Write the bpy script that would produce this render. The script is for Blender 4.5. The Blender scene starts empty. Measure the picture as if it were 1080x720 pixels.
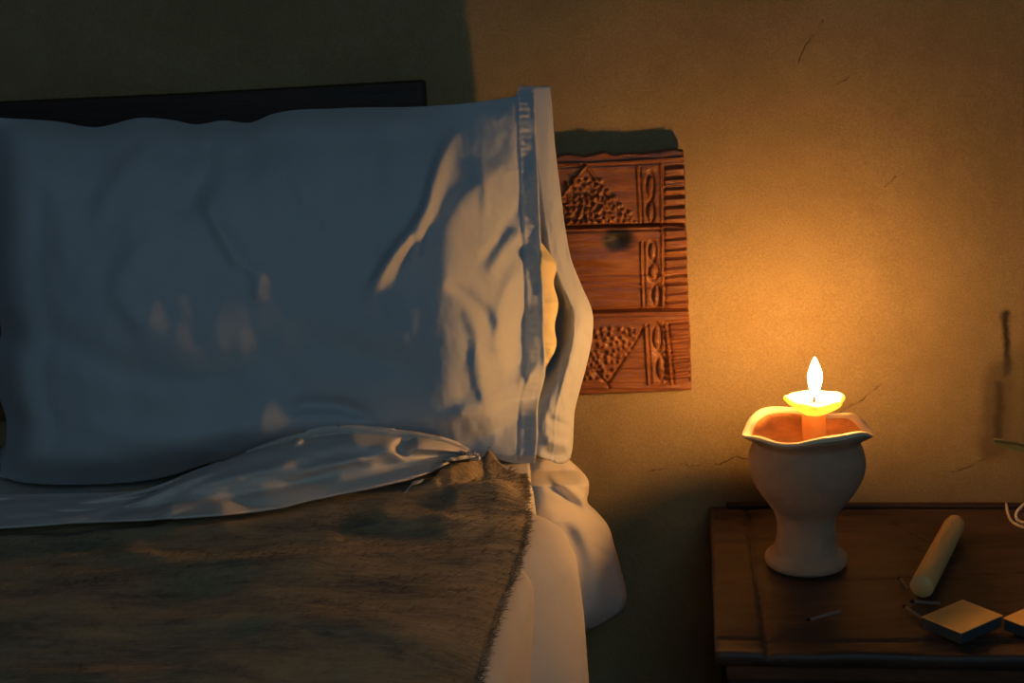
import bpy, bmesh, math, random
import numpy as np
from mathutils import Vector, Matrix
random.seed(7); rng = np.random.default_rng(11)
S = bpy.context.scene
COL = S.collection
PI = math.pi
# ------------------------------------------------------------------ camera geometry (1080x720 photograph, 50 mm lens)
F_PX = 1500.0
CAM = np.array([0.0, -1.6, 1.15]); PITCH = math.radians(14); ROLL = math.radians(2.5)
_F = np.array([0, math.cos(PITCH), -math.sin(PITCH)]); _R0 = np.array([1.0, 0, 0]); _U0 = np.cross(_R0, _F)
_R = _R0*math.cos(ROLL) - _U0*math.sin(ROLL); _U = _U0*math.cos(ROLL) + _R0*math.sin(ROLL)
def ray(x, y):
    x = np.asarray(x, float)[..., None]; y = np.asarray(y, float)[..., None]
    return _R*(x-540)/F_PX + _U*(360-y)/F_PX + _F
def at_d(x, y, d):            # point seen at x, y lying d metres in front of the back wall
    r = ray(x, y); return CAM + r*((-np.asarray(d, float) - CAM[1])/r[..., 1])[..., None]
def at_z(x, y, z):            # point seen at x, y at height z
    r = ray(x, y); return CAM + r*((np.asarray(z, float) - CAM[2])/r[..., 2])[..., None]
def proj(P):
    v = np.asarray(P, float) - CAM; w = v@_F
    return 540 + F_PX*(v@_R)/w, 360 - F_PX*(v@_U)/w
def px_scale(P): return F_PX/float((np.asarray(P)-CAM)@_F)

# ------------------------------------------------------------------ helpers
def link(o, parent=None):
    COL.objects.link(o)
    if parent is not None: o.parent = parent
    return o
def tag(o, label=None, cat=None, group=None, kind=None):
    if label: o['label'] = label
    if cat: o['category'] = cat
    if group: o['group'] = group
    if kind: o['kind'] = kind
    return o
def empty(name, loc):
    o = bpy.data.objects.new(name, None); o.location = [float(c) for c in loc]; o.empty_display_size = .03
    return link(o)
def mesh(name, verts, faces, mat, parent=None, smooth=True, origin=None):
    """one mesh object; verts in world space; the parent sits unrotated at its location"""
    v = np.asarray(verts, float)
    org = np.array(origin if origin is not None else (parent.location if parent is not None else (0, 0, 0)), float)
    if parent is not None: org = world_loc(parent)
    me = bpy.data.meshes.new(name)
    me.from_pydata((v-org).tolist(), [], faces)
    me.update()
    if smooth: me.polygons.foreach_set('use_smooth', [True]*len(me.polygons))
    o = bpy.data.objects.new(name, me)
    if parent is None: o.location = org
    me.materials.append(mat)
    return link(o, parent)
def world_loc(o):
    p = np.zeros(3)
    while o is not None: p = p + np.array(o.location); o = o.parent
    return p
def solid(o, t, off=-1):
    m = o.modifiers.new('thickness', 'SOLIDIFY'); m.thickness = t; m.offset = off; return o
def bevel(o, w, seg=2):
    m = o.modifiers.new('bevel', 'BEVEL'); m.width = w; m.segments = seg; m.limit_method = 'ANGLE'; m.angle_limit = .6; return o
def grid_faces(nu, nv, closed_u=False, flip=False):
    f = []
    for j in range(nv-1):
        for i in range(nu if closed_u else nu-1):
            a = j*nu+i; b = j*nu+(i+1) % nu; c = (j+1)*nu+(i+1) % nu; d = (j+1)*nu+i
            f.append((a, d, c, b) if flip else (a, b, c, d))
    return f
def box_vf(cx, cy, cz, sx, sy, sz, rot=0.0):
    v = []
    for z in (-1, 1):
        for y in (-1, 1):
            for x in (-1, 1):
                X, Y = x*sx/2, y*sy/2
                v.append((cx+X*math.cos(rot)-Y*math.sin(rot), cy+X*math.sin(rot)+Y*math.cos(rot), cz+z*sz/2))
    f = [(0, 2, 3, 1), (4, 5, 7, 6), (0, 1, 5, 4), (2, 6, 7, 3), (0, 4, 6, 2), (1, 3, 7, 5)]
    return v, f
def tube_vf(pts, rad, n=10, cap=True):
    pts = [Vector(p) for p in pts]; m = len(pts)
    rad = rad if hasattr(rad, '__len__') else [rad]*m
    v = []; f = []
    up = Vector((0, 0, 1))
    for i, p in enumerate(pts):
        t = (pts[min(i+1, m-1)] - pts[max(i-1, 0)]).normalized()
        if i == 0:
            if abs(t.z) > .9: up = Vector((1, 0, 0))
        a = (up - t*up.dot(t)).normalized(); b = t.cross(a); up = a
        for k in range(n):
            q = 2*PI*k/n; v.append(tuple(p + (a*math.cos(q) + b*math.sin(q))*rad[i]))
    for i in range(m-1):
        for k in range(n): f.append((i*n+k, i*n+(k+1) % n, (i+1)*n+(k+1) % n, (i+1)*n+k))
    if cap: f.append(tuple(range(n))[::-1]); f.append(tuple((m-1)*n+k for k in range(n)))
    return v, f
def pchip(xk, yk, x):
    """smooth monotone-ish interpolation; yk (...,K) along the last axis"""
    xk = np.asarray(xk, float); yk = np.asarray(yk, float); x = np.clip(x, xk[0], xk[-1])
    h = np.diff(xk); s = np.diff(yk, axis=-1)/h
    m = np.empty_like(yk); m[..., 0] = s[..., 0]; m[..., -1] = s[..., -1]
    m[..., 1:-1] = (s[..., :-1]*h[1:] + s[..., 1:]*h[:-1])/(h[1:]+h[:-1])
    i = np.clip(np.searchsorted(xk, x, side='right')-1, 0, len(xk)-2)
    t = (x-xk[i])/h[i]; H = h[i]
    return ((2*t**3-3*t**2+1)*yk[..., i] + (t**3-2*t**2+t)*H*m[..., i] + (-2*t**3+3*t**2)*yk[..., i+1] + (t**3-t**2)*H*m[..., i+1])
def curve(pts, t):            # 2-D curve through pts, resampled at t in 0..1 by chord length
    p = np.asarray(pts, float); d = np.r_[0, np.cumsum(np.linalg.norm(np.diff(p, axis=0), axis=1))]; d /= d[-1]
    return np.stack([pchip(d, p[:, k], t) for k in range(p.shape[1])], -1)
def ridge(px, py, pts, w, h, w2=None, taper=.25):
    """height of a fold running along the polyline pts; w = half width on its left/lower side, w2 on the other"""
    w2 = w2 or w
    m = max(w, w2)*3.6; q = np.asarray(pts, float)
    box = (px > q[:, 0].min()-m) & (px < q[:, 0].max()+m) & (py > q[:, 1].min()-m) & (py < q[:, 1].max()+m)
    res = np.zeros(px.shape)
    if not box.any(): return res
    PX0, PY0 = px, py; px = px[box]; py = py[box]
    c = curve(pts, np.linspace(0, 1, 36)) if len(pts) > 2 else q
    best = np.full(px.shape, 1e9); tt = np.zeros(px.shape); sg = np.ones(px.shape)
    for i in range(len(c)-1):
        a = c[i]; b = c[i+1]; ab = b-a; L = ab@ab
        t = np.clip(((px-a[0])*ab[0]+(py-a[1])*ab[1])/L, 0, 1)
        dx = px-(a[0]+t*ab[0]); dy = py-(a[1]+t*ab[1]); d = np.hypot(dx, dy)
        k = d < best; best = np.where(k, d, best); tt = np.where(k, (i+t)/(len(c)-1), tt); sg = np.where(k, np.sign(ab[0]*dy-ab[1]*dx), sg)
    W = np.where(sg > 0, w, w2)
    e = np.clip(np.minimum(tt, 1-tt)/max(taper, 1e-4), 0, 1); e = e*e*(3-2*e)
    res[box] = h*np.exp(-(best/W)**2)*e
    return res
def vnoise(x, y, seed=0, oct=3):
    r = np.random.default_rng(seed); out = 0; amp = 1
    for o in range(oct):
        T = r.random((64, 64))*2-1
        X = x*2**o; Y = y*2**o; i = np.floor(X).astype(int); j = np.floor(Y).astype(int); fx = X-i; fy = Y-j
        fx = fx*fx*(3-2*fx); fy = fy*fy*(3-2*fy); g = lambda a, b: T[a % 64, b % 64]
        out = out + amp*((g(i, j)*(1-fx)+g(i+1, j)*fx)*(1-fy)+(g(i, j+1)*(1-fx)+g(i+1, j+1)*fx)*fy); amp *= .5
    return out

# ------------------------------------------------------------------ materials
class NT:
    def __init__(s, name):
        s.m = bpy.data.materials.new(name); s.m.use_nodes = True; s.t = s.m.node_tree; s.b = s.t.nodes['Principled BSDF']
    def n(s, typ, **kw):
        nd = s.t.nodes.new(typ)
        for k, v in kw.items():
            if k in nd.inputs: nd.inputs[k].default_value = v
            else: setattr(nd, k, v)
        return nd
    def l(s, a, b): s.t.links.new(a, b)
    def math(s, op, a, b=None, c=None, clamp=False):
        nd = s.t.nodes.new('ShaderNodeMath'); nd.operation = op; nd.use_clamp = clamp
        for i, v in enumerate((a, b, c)):
            if v is None: continue
            if isinstance(v, (int, float)): nd.inputs[i].default_value = v
            else: s.l(v, nd.inputs[i])
        return nd.outputs[0]
    def coords(s, scale=(1, 1, 1)):
        tc = s.n('ShaderNodeTexCoord'); mp = s.n('ShaderNodeMapping'); mp.inputs['Scale'].default_value = scale
        s.l(tc.outputs['Object'], mp.inputs[0]); return mp.outputs[0]
    def noise(s, vec, scale, detail=4, rough=.55):
        nd = s.n('ShaderNodeTexNoise'); nd.inputs['Scale'].default_value = scale; nd.inputs['Detail'].default_value = detail
        nd.inputs['Roughness'].default_value = rough; s.l(vec, nd.inputs['Vector']); return nd.outputs[0]
    def ramp(s, fac, stops):
        nd = s.n('ShaderNodeValToRGB'); el = nd.color_ramp.elements
        while len(el) < len(stops): el.new(.5)
        for e, (p, c) in zip(el, stops): e.position = p; e.color = (*c, 1)
        s.l(fac, nd.inputs[0]); return nd.outputs[0]
    def mix(s, fac, a, b):
        nd = s.n('ShaderNodeMix', data_type='RGBA')
        for i, v in ((0, fac), (6, a), (7, b)):
            if isinstance(v, (int, float)): nd.inputs[i].default_value = v
            elif isinstance(v, tuple): nd.inputs[i].default_value = (*v, 1)
            else: s.l(v, nd.inputs[i])
        return nd.outputs[2]
    def bump(s, h, strength=.3, dist=.002, prev=None):
        nd = s.n('ShaderNodeBump'); nd.inputs['Strength'].default_value = strength; nd.inputs['Distance'].default_value = dist
        s.l(h, nd.inputs['Height'])
        if prev is not None: s.l(prev, nd.inputs['Normal'])
        return nd.outputs[0]
    def done(s, color=None, rough=None, normal=None, **kw):
        for k, v in (('Base Color', color), ('Roughness', rough), ('Normal', normal)):
            if v is None: continue
            if isinstance(v, tuple): s.b.inputs[k].default_value = (*v, 1)
            elif isinstance(v, (int, float)): s.b.inputs[k].default_value = v
            else: s.l(v, s.b.inputs[k])
        for k, v in kw.items():
            s.b.inputs[k.replace('_', ' ')].default_value = v
        return s.m

def cotton(name, col, transl=.12):
    k = NT(name); c = k.coords()
    w1 = k.n('ShaderNodeTexWave'); w1.inputs['Scale'].default_value = 420; k.l(c, w1.inputs['Vector'])
    fine = k.noise(c, 900, 2); soft = k.noise(c, 55, 5, .6)
    nrm = k.bump(soft, .16, .002, k.bump(fine, .4, .0005))
    tone = k.ramp(k.noise(c, 14, 5), [(.3, tuple(x*.93 for x in col)), (.7, col)])
    k.done(tone, 1.0, nrm)
    k.b.inputs['Specular IOR Level'].default_value = .12
    out = k.t.nodes['Material Output']; tr = k.n('ShaderNodeBsdfTranslucent'); k.l(tone, tr.inputs[0])
    ms = k.n('ShaderNodeMixShader'); ms.inputs[0].default_value = transl
    k.l(k.b.outputs[0], ms.inputs[1]); k.l(tr.outputs[0], ms.inputs[2]); k.l(ms.outputs[0], out.inputs[0])
    return k.m
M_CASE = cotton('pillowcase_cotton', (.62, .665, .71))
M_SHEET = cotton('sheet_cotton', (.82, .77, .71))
M_TICK = cotton('cushion_ticking', (.92, .78, .42), .05)

def wood(name, c0, c1, c2, scale=(1, 1, 1), rough=.5, ring=14, bump=.35):
    k = NT(name); c = k.coords(scale)
    n1 = k.noise(c, ring, 6, .6); n2 = k.noise(c, ring*7, 5, .65)
    f = k.math('ADD', k.math('MULTIPLY', n1, .65), k.math('MULTIPLY', n2, .35))
    col = k.ramp(f, [(.3, c0), (.5, c1), (.72, c2)])
    k.done(col, rough, k.bump(f, bump, .003)); return k.m
M_TABLE = wood('dark_table_wood', (.026, .017, .012), (.066, .040, .028), (.13, .068, .044), (1.2, 7, 7), .5, 7)
M_TRIM = wood('table_moulding_wood', (.05, .022, .012), (.10, .045, .022), (.18, .08, .04), (2, 14, 14), .5, 8)
M_FRAME = wood('dark_bed_wood', (.012, .006, .004), (.03, .012, .008), (.05, .02, .012), (1, 9, 9), .55, 8)

def carved_wood():
    k = NT('carved_red_wood'); c = k.coords((1.2, 9, 9))
    n1 = k.noise(c, 9, 6, .62); n2 = k.noise(c, 60, 4, .6)
    f = k.math('ADD', k.math('MULTIPLY', n1, .7), k.math('MULTIPLY', n2, .3))
    col = k.ramp(f, [(.28, (.09, .027, .010)), (.5, (.20, .068, .021)), (.7, (.32, .13, .040))])
    # dark knot in the middle plank
    p = KNOT
    tc = k.n('ShaderNodeTexCoord'); sub = k.n('ShaderNodeVectorMath', operation='SUBTRACT'); sub.inputs[1].default_value = p
    k.l(tc.outputs['Object'], sub.inputs[0]); mul = k.n('ShaderNodeVectorMath', operation='MULTIPLY'); mul.inputs[1].default_value = (1, 0, 1.25)
    k.l(sub.outputs[0], mul.inputs[0]); ln = k.n('ShaderNodeVectorMath', operation='LENGTH'); k.l(mul.outputs[0], ln.inputs[0])
    dist = k.math('ADD', ln.outputs['Value'], k.math('MULTIPLY', k.math('SUBTRACT', k.noise(k.coords(), 45, 4), .5), .012))
    mask = k.n('ShaderNodeMapRange', interpolation_type='SMOOTHSTEP'); k.l(dist, mask.inputs[0])
    for i, v in enumerate((.011, .022, 1, 0)): mask.inputs[i+1].default_value = v
    col = k.mix(mask.outputs[0], col, (.010, .008, .006))
    k.done(col, .42, k.bump(f, .25, .002)); return k.m

def plaster(cracks, stains):
    k = NT('ochre_plaster'); c = k.coords()
    big = k.noise(c, 3.2, 6, .6); med = k.noise(c, 28, 6, .65); fine = k.noise(c, 320, 4, .7)
    col = k.ramp(k.math('ADD', k.math('MULTIPLY', big, .65), k.math('MULTIPLY', med, .35)), [(.32, (.245, .170, .076)), (.5, (.315, .224, .102)), (.68, (.370, .272, .135))])
    sp = k.noise(c, 420, 3, .8); sm = k.n('ShaderNodeMapRange'); k.l(sp, sm.inputs[0])
    for i, v in enumerate((.3, .7, .80, 1.18)): sm.inputs[i+1].default_value = v
    sv = k.n('ShaderNodeVectorMath', operation='SCALE'); k.l(col, sv.inputs[0]); k.l(sm.outputs[0], sv.inputs['Scale']); col = sv.outputs[0]
    warp = k.n('ShaderNodeTexNoise'); warp.inputs['Scale'].default_value = 55; warp.inputs['Detail'].default_value = 4; k.l(c, warp.inputs['Vector'])
    ws = k.n('ShaderNodeVectorMath', operation='SUBTRACT'); ws.inputs[1].default_value = (.5, .5, .5); k.l(warp.outputs['Color'], ws.inputs[0])
    wm = k.n('ShaderNodeVectorMath', operation='SCALE'); wm.inputs['Scale'].default_value = .012; k.l(ws.outputs[0], wm.inputs[0])
    wa = k.n('ShaderNodeVectorMath', operation='ADD'); k.l(c, wa.inputs[0]); k.l(wm.outputs[0], wa.inputs[1])
    sep = k.n('ShaderNodeSeparateXYZ'); k.l(wa.outputs[0], sep.inputs[0]); X, Z = sep.outputs[0], sep.outputs[2]
    def segd(ax, az, bx, bz):
        dx, dz = bx-ax, bz-az; L = dx*dx+dz*dz
        ux = k.math('SUBTRACT', X, ax); uz = k.math('SUBTRACT', Z, az)
        t = k.math('DIVIDE', k.math('ADD', k.math('MULTIPLY', ux, dx), k.math('MULTIPLY', uz, dz)), L, clamp=True)
        ex = k.math('SUBTRACT', ux, k.math('MULTIPLY', t, dx)); ez = k.math('SUBTRACT', uz, k.math('MULTIPLY', t, dz))
        return k.math('SQRT', k.math('ADD', k.math('MULTIPLY', ex, ex), k.math('MULTIPLY', ez, ez)))
    ck = None
    for s in cracks:
        d = segd(*s); ck = d if ck is None else k.math('MINIMUM', ck, d)
    mr = k.n('ShaderNodeMapRange', interpolation_type='SMOOTHSTEP'); k.l(ck, mr.inputs[0])
    for i, v in enumerate((.0002, .0013, 1, 0)): mr.inputs[i+1].default_value = v
    brk = k.n('ShaderNodeMapRange'); k.l(k.noise(c, 60, 3), brk.inputs[0])
    for i, v in enumerate((.38, .58, 0, 1)): brk.inputs[i+1].default_value = v
    crack = k.math('MULTIPLY', mr.outputs[0], k.math('MULTIPLY', brk.outputs[0], .75))
    for (seg, r0, r1, a, tint) in stains:
        d = segd(*seg); m = k.n('ShaderNodeMapRange', interpolation_type='SMOOTHSTEP'); k.l(d, m.inputs[0])
        for i, v in enumerate((r0, r1, a, 0)): m.inputs[i+1].default_value = v
        col = k.mix(m.outputs[0], col, tint)
    col = k.mix(crack, col, (.07, .04, .015))
    h = k.math('SUBTRACT', k.math('ADD', k.math('MULTIPLY', med, .8), k.math('MULTIPLY', big, 2.0)), k.math('MULTIPLY', crack, .6))
    nrm = k.bump(h, .6, .004, k.bump(fine, .55, .0012))
    k.done(col, .9, nrm); return k.m

def simple(name, col, rough=.6, bscale=200, bstr=.2, bd=.0008, var=.85, **kw):
    k = NT(name); c = k.coords(); n = k.noise(c, bscale, 4)
    t = k.ramp(k.noise(c, bscale*.2, 4), [(.3, tuple(x*var for x in col)), (.7, col)])
    k.done(t, rough, k.bump(n, bstr, bd), **kw); return k.m
M_CLAY = simple('unglazed_clay', (.50, .34, .22), .9, 260, .5, .0015)
M_CLAYIN = simple('clay_bowl_painted_glow', (.85, .42, .13), .85, 120, .9, .004, .55)  # clay tinted orange: the candle's glow in the bowl is painted into the colour
M_CLAYRIM = simple('painted_lit_clay_rim', (.88, .74, .50), .85, 160, .4, .002, .85)  # paler copy of the clay, with candlelight on the lip painted in
def wax(name, col, ss):
    k = NT(name); c = k.coords()
    k.done(col, .45, k.bump(k.noise(c, 90, 4), .3, .002))
    k.b.inputs['Subsurface Weight'].default_value = ss; k.b.inputs['Subsurface Radius'].default_value = (1, .55, .22)
    k.b.inputs['Subsurface Scale'].default_value = .022; k.b.inputs['Base Color'].default_value = (*col, 1)
    if ss > .5:
        out = k.t.nodes['Material Output']; tr = k.n('ShaderNodeBsdfTranslucent'); tr.inputs[0].default_value = (1, .80, .45, 1)
        ms = k.n('ShaderNodeMixShader'); ms.inputs[0].default_value = .5
        k.l(k.b.outputs[0], ms.inputs[1]); k.l(tr.outputs[0], ms.inputs[2]); k.l(ms.outputs[0], out.inputs[0])
    return k.m
M_WAX = wax('candle_wax_glowing', (.93, .80, .50), .8)
M_STUB = wax('glow_tinted_stub_wax', (1.0, .66, .26), .9)  # orange base colour paints the flame's glow through the stub
M_WAX2 = wax('old_candle_wax', (.80, .54, .20), .1)
M_CARD = simple('matchbox_card', (.98, .58, .16), .7, 90, .2, .0006, .72)
M_STRIKE = simple('matchbox_side', (.06, .075, .08), .8)
M_MATCH = simple('match_wood', (.26, .22, .19), .7)
M_CHAR = simple('charred_black', (.01, .009, .008), .9)
M_WIRE = simple('pale_dry_stem', (.62, .55, .42), .55)
M_LEAF = simple('green_grey_leaf', (.16, .17, .07), .6)
M_WICK = simple('candle_wick', (.55, .48, .35), .9)
M_FLOOR = wood('floor_boards', (.03, .018, .012), (.06, .035, .02), (.09, .05, .03), (1, 6, 6), .7, 5)

# ------------------------------------------------------------------ layout
TZ = .543
HOLD = at_z(850, 593, TZ); HS = px_scale(HOLD)
HD = -HOLD[1]                      # distance of the candle from the wall
BED_Z = .658

# ------------------------------------------------------------------ room
def wpt(x, y): p = at_d(x, y, 0); return (p[0], p[2])
def wseg(*pts):
    q = [wpt(*p) for p in pts]; return [(*q[i], *q[i+1]) for i in range(len(q)-1)]
cracks = (wseg((683, 497), (720, 489), (752, 490), (776, 482), (793, 484)) + wseg((884, 435), (905, 424), (928, 404)) +
          wseg((998, 497), (1025, 490), (1048, 478)) + wseg((868, 22), (850, 48), (843, 66)) + wseg((880, 90), (896, 80)) +
          wseg((934, 196), (945, 186)) + wseg((760, 521), (778, 520)))
stains = [((*wpt(1060, 330), *wpt(1062, 392)), .0005, .008, .95, (.02, .014, .008)),
          ((*wpt(1053, 405), *wpt(1052, 458)), .0005, .009, .92, (.02, .014, .008)),
          ((*wpt(1052, 395), *wpt(1048, 470)), .008, .026, .62, (.11, .075, .038)),
          ((*wpt(1076, 380), *wpt(1078, 470)), .004, .034, .40, (.12, .11, .045))]
M_WALL = plaster(cracks, stains)
nx, nz = 160, 130
gx, gz = np.meshgrid(np.linspace(-2.2, 1.6, nx), np.linspace(0, 2.5, nz))
gy = -.0035*vnoise(gx*3+20, gz*3+20, 3, 3)*np.ones_like(gx)
W = np.stack([gx, gy-.001, gz], -1).reshape(-1, 3)
wall = mesh('wall_back', W, grid_faces(nx, nz), M_WALL); solid(wall, .12, -1); tag(wall, kind='structure')
v, f = box_vf(-.3, -1.5, -.02, 3.8, 3.2, .04); fl = mesh('floor', v, f, M_FLOOR, smooth=False); tag(fl, kind='structure')

# ------------------------------------------------------------------ bed frame with carved headboard
bed = empty('bed', (-.35, -.9, 0)); tag(bed, 'dark wooden bed with a carved red-brown headboard against the ochre wall', 'bed')
# carved headboard board (three planks), outline measured on the wall
BD = .019
TR = at_d(722, 158, BD); BR = at_d(730, 412, BD); TL = at_d(585, 166, BD); BL = at_d(612, 413, BD)
zb = BR[2]; zt = TR[2]
KNOTP = at_d(652, 253, BD)
KNOT = tuple(KNOTP - world_loc(bed))
M_CARVE = carved_wood()
nx, nz = 460, 330
xl = -.93
U, V = np.meshgrid(np.r_[np.linspace(0, .70, 61)[:-1], np.linspace(.70, 1, nx-60)], np.linspace(0, 1, nz))     # finer towards the visible right end
botz = zb; topz_r = zt
xr = BR[0] + (TR[0]-BR[0])*V
X = xl + (xr-xl)*U; Z = botz + (topz_r-botz)*V
X = X + .0006*vnoise(Z*60, Z*0+3, 5, 2)*(U > .98)
PX, PY = proj(np.stack([X, np.full_like(X, -BD), Z], -1))
def groove(pts, w, h): return ridge(PX, PY, pts, w, h, taper=.001)
H = np.zeros_like(X)
for y0, y1, hh, ww in ((241, 237, -.011, 1.5), (246, 242, -.003, 1.3), (331, 326, -.012, 1.8), (336, 332, -.002, 1.2), (291, 289, -.002, 1.0)):
    H += groove([(560, y0), (720, y1), (740, y1)], ww, hh)
H += groove([(585, 173), (640, 171), (722, 166)], 1.4, .0022) + groove([(585, 177), (722, 170)], 1.3, -.0015)
# right end: ladder of horizontal notches beside a framed strip of leaf shapes
for i, y in enumerate(np.r_[np.arange(176, 240, 10.6), np.arange(252, 328, 9.5), np.arange(340, 408, 6.8)]):
    yy = y + random.uniform(-1.2, 1.2)
    H += groove([(701, yy+1), (712, yy+random.uniform(-.8, .8)), (728, yy-1.5)], 1.5 if i % 3 else 2.2, -.0028 if i % 3 else -.0042)
    H += groove([(701, yy+4), (727, yy+2.5)], 1.3, .0012)
for x0, x1, yA, yB in ((697, 699, 172, 328), (672, 675, 176, 238), (676, 678, 255, 328)):
    H += groove([(x0, yA), (x1, yB)], 1.2, .0022) + groove([(x0+2.6, yA), (x1+2.6, yB)], 1.2, -.0022)
for x0, x1 in ((680, 684), (702, 708)):
    H += groove([(x0, 342), (x1, 406)], 1.5, .003) + groove([(x0+3, 342), (x1+3, 406)], 1.3, -.003)
for cx, cy, a, b, s in ((686, 197, 4, 13, 1), (686, 224, 4, 11, -1), (688, 266, 4, 10, 1), (689, 287, 5, 8, -1), (692, 312, 4, 11, 1), (693, 357, 4.5, 13, 1), (697, 389, 4.5, 13, 1)):
    q = ((PX-cx)/a)**2 + ((PY-cy)/b)**2
    H += -.0035*np.exp(-((np.sqrt(q)-1)/.28)**2) + .0015*np.exp(-q*1.2)
H += -.0022*np.exp(-((PX-694)/9)**4 - ((PY-374)/32)**6)
# triangles with punched dots: upper one point up, lower one point down
H += groove([(592, 208), (618, 174)], 1.5, .0028) + groove([(618, 174), (640, 205), (668, 237)], 1.5, .0026)
H += groove([(681, 343), (640, 406)], 1.6, -.0032) + groove([(625, 388), (643, 409)], 1.6, -.0032)
def dots(n, inside, seed):
    r = np.random.default_rng(seed); k = 0; h = 0; got = []; tries = 0
    while k < n and tries < 6000:
        tries += 1
        x, y = r.uniform(586, 670), r.uniform(176, 405)
        if not inside(x, y) or any((x-a_)**2+(y-b_)**2 < 27 for a_, b_ in got): continue
        got.append((x, y)); k += 1; s = r.uniform(1.7, 2.3)
        m = (abs(PX-x) < 7) & (abs(PY-y) < 7); d = np.hypot(PX[m]-x, PY[m]-y); hh = np.zeros_like(PX); hh[m] = 0.0036*np.exp(-(d/s)**2) - .0000*np.exp(-((d-s*1.8)/.8)**2); h = h + hh
    return h
H += dots(170, lambda x, y: 186 < y < 235 and (y-176) > abs(x-622)*1.15 - (10 if x < 622 else 0), 4)
H += dots(85, lambda x, y: 346 < y < 400 and x < 680-(y-343)*.62 and x > 612, 6)
H += dots(40, lambda x, y: 205 < y < 235 and 590 < x < 640, 9)
H += groove([(587, 411), (612, 409), (732, 409)], 1.6, .002) + groove([(587, 405), (732, 404)], 1.0, -.0015)
H += groove([(590, 300), (640, 297), (700, 300)], 1.6, -.0012) + groove([(590, 308), (650, 303), (700, 306)], 1.6, -.0012)
H += .003*np.exp(-((PX-632)/22)**2-((PY-275)/10)**2) - .0022*np.exp(-((PX-628)/16)**2-((PY-281)/4)**2)
H += -.003*np.exp(-((PX-652)/11)**2-((PY-254)/9)**2)
H += .0006*vnoise(X*40+9, Z*260+9, 8, 3)
edge = np.clip(np.minimum((1-V), np.minimum(V, (1-U)*4))*nz/2.5, 0, 1)
Yf = -(BD + H) + .004*(1-edge)**2
# ragged top edge
Ztop = Z + np.where(V > .985, .0015*vnoise(X*90, X*0+1, 2, 2), 0)
front = np.stack([X, Yf, Ztop], -1)
back = np.stack([X, np.full_like(X, -.0065), Ztop], -1)
n = nx*nz
fa = grid_faces(nx, nz)
vv = np.concatenate([front.reshape(-1, 3), back.reshape(-1, 3)])
fb = [tuple(n+i for i in q[::-1]) for q in fa]
side = []
def strip(idx):
    for a, b in zip(idx[:-1], idx[1:]): side.append((a, n+a, n+b, b))
strip([i for i in range(nx)][::-1]); strip([(nz-1)*nx+i for i in range(nx)]); strip([j*nx+nx-1 for j in range(nz)][::-1]); strip([j*nx for j in range(nz)])
hb = mesh('headboard', vv, fa+fb+side, M_CARVE, bed)
# taller dark rail behind the pillow
q = [at_d(-260, 128, .038), at_d(0, 108, .038), at_d(200, 99, .038), at_d(448, 85, .038), at_d(449, 140, .038)]
top = [q[0], q[1], q[2], q[3]]
vr = []; 
for p in top: vr += [(p[0], -.040, p[2]), (p[0], -.040, 1.02 if False else p[2]-.16), (p[0], -.010, p[2]-.16), (p[0], -.010, p[2])]
fr = []
for i in range(3):
    a = i*4; b = a+4
    for k in range(4): fr.append((a+k, a+(k+1) % 4, b+(k+1) % 4, b+k))
fr += [(3, 2, 1, 0), (12, 13, 14, 15)]
rail = mesh('top_rail', vr, fr, M_FRAME, bed, smooth=False); bevel(rail, .004); tag(rail, 'plain dark rail above the carved board')
# side rails, legs
v, f = box_vf(-.085, -1.0, .372, .03, 1.9, .14); bevel(mesh('side_rail', v, f, M_FRAME, bed, False), .004)
v, f = box_vf(-.93, -1.0, .372, .03, 1.9, .14); bevel(mesh('side_rail', v, f, M_FRAME, bed, False), .004)
for x in (-.10, -.92):
    for y in (-.06, -1.93):
        v, f = box_vf(x, y, .22, .06, .06, .44); bevel(mesh('leg', v, f, M_FRAME, bed, False), .006)
# mattress
nu, nv = 40, 40
def superbox(cx, cy, cz, sx, sy, sz, nu=48, nv=24, e=.25):
    vs = []
    for j in range(nv+1):
        p = -PI/2 + PI*j/nv
        for i in range(nu):
            t = 2*PI*i/nu
            g = lambda w, ee: math.copysign(abs(w)**ee, w)
            vs.append((cx+sx/2*g(math.cos(p), e)*g(math.cos(t), e*.6), cy+sy/2*g(math.cos(p), e)*g(math.sin(t), e*.6), cz+sz/2*g(math.sin(p), e)))
    return vs, grid_faces(nu, nv+1, True)
v, f = superbox(-.48, -.99, (BED_Z-.03+.45)/2, .87, 1.84, BED_Z-.03-.45)
mt = mesh('mattress', v, f, M_TICK); tag(mt, 'mattress lying under the white sheet on the bed', 'mattress')

# ------------------------------------------------------------------ pillow leaning on the headboard
pil = empty('pillow', at_d(290, 490, .18)); tag(pil, 'large plump pillow in a white cotton pillowcase leaning on the headboard', 'pillow')
TOP = [(-3, 124), (60, 128), (100, 134), (150, 124), (185, 127), (205, 131), (235, 127), (265, 129), (285, 121), (360, 114), (450, 112), (500, 108), (540, 102), (564, 98)]
BOT = [(-2, 505), (30, 512), (80, 514), (130, 510), (185, 500), (215, 490), (290, 480), (380, 478), (470, 478), (520, 484), (564, 493)]
LEFT = [(-3, 124), (-8, 200), (-6, 320), (1, 352), (-7, 375), (-4, 410), (6, 440), (4, 480), (-2, 505)]
HEM = [(564, 98), (566, 150), (568, 195), (570, 240), (573, 300), (574, 355), (575, 395), (568, 425), (567, 462), (564, 493)]
US = [0, .03, .10, .25, .45, .65, .76, .835, .90, .955, 1]
VS = [0, .035, .10, .22, .38, .55, .72, .84, .93, 1]
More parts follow.
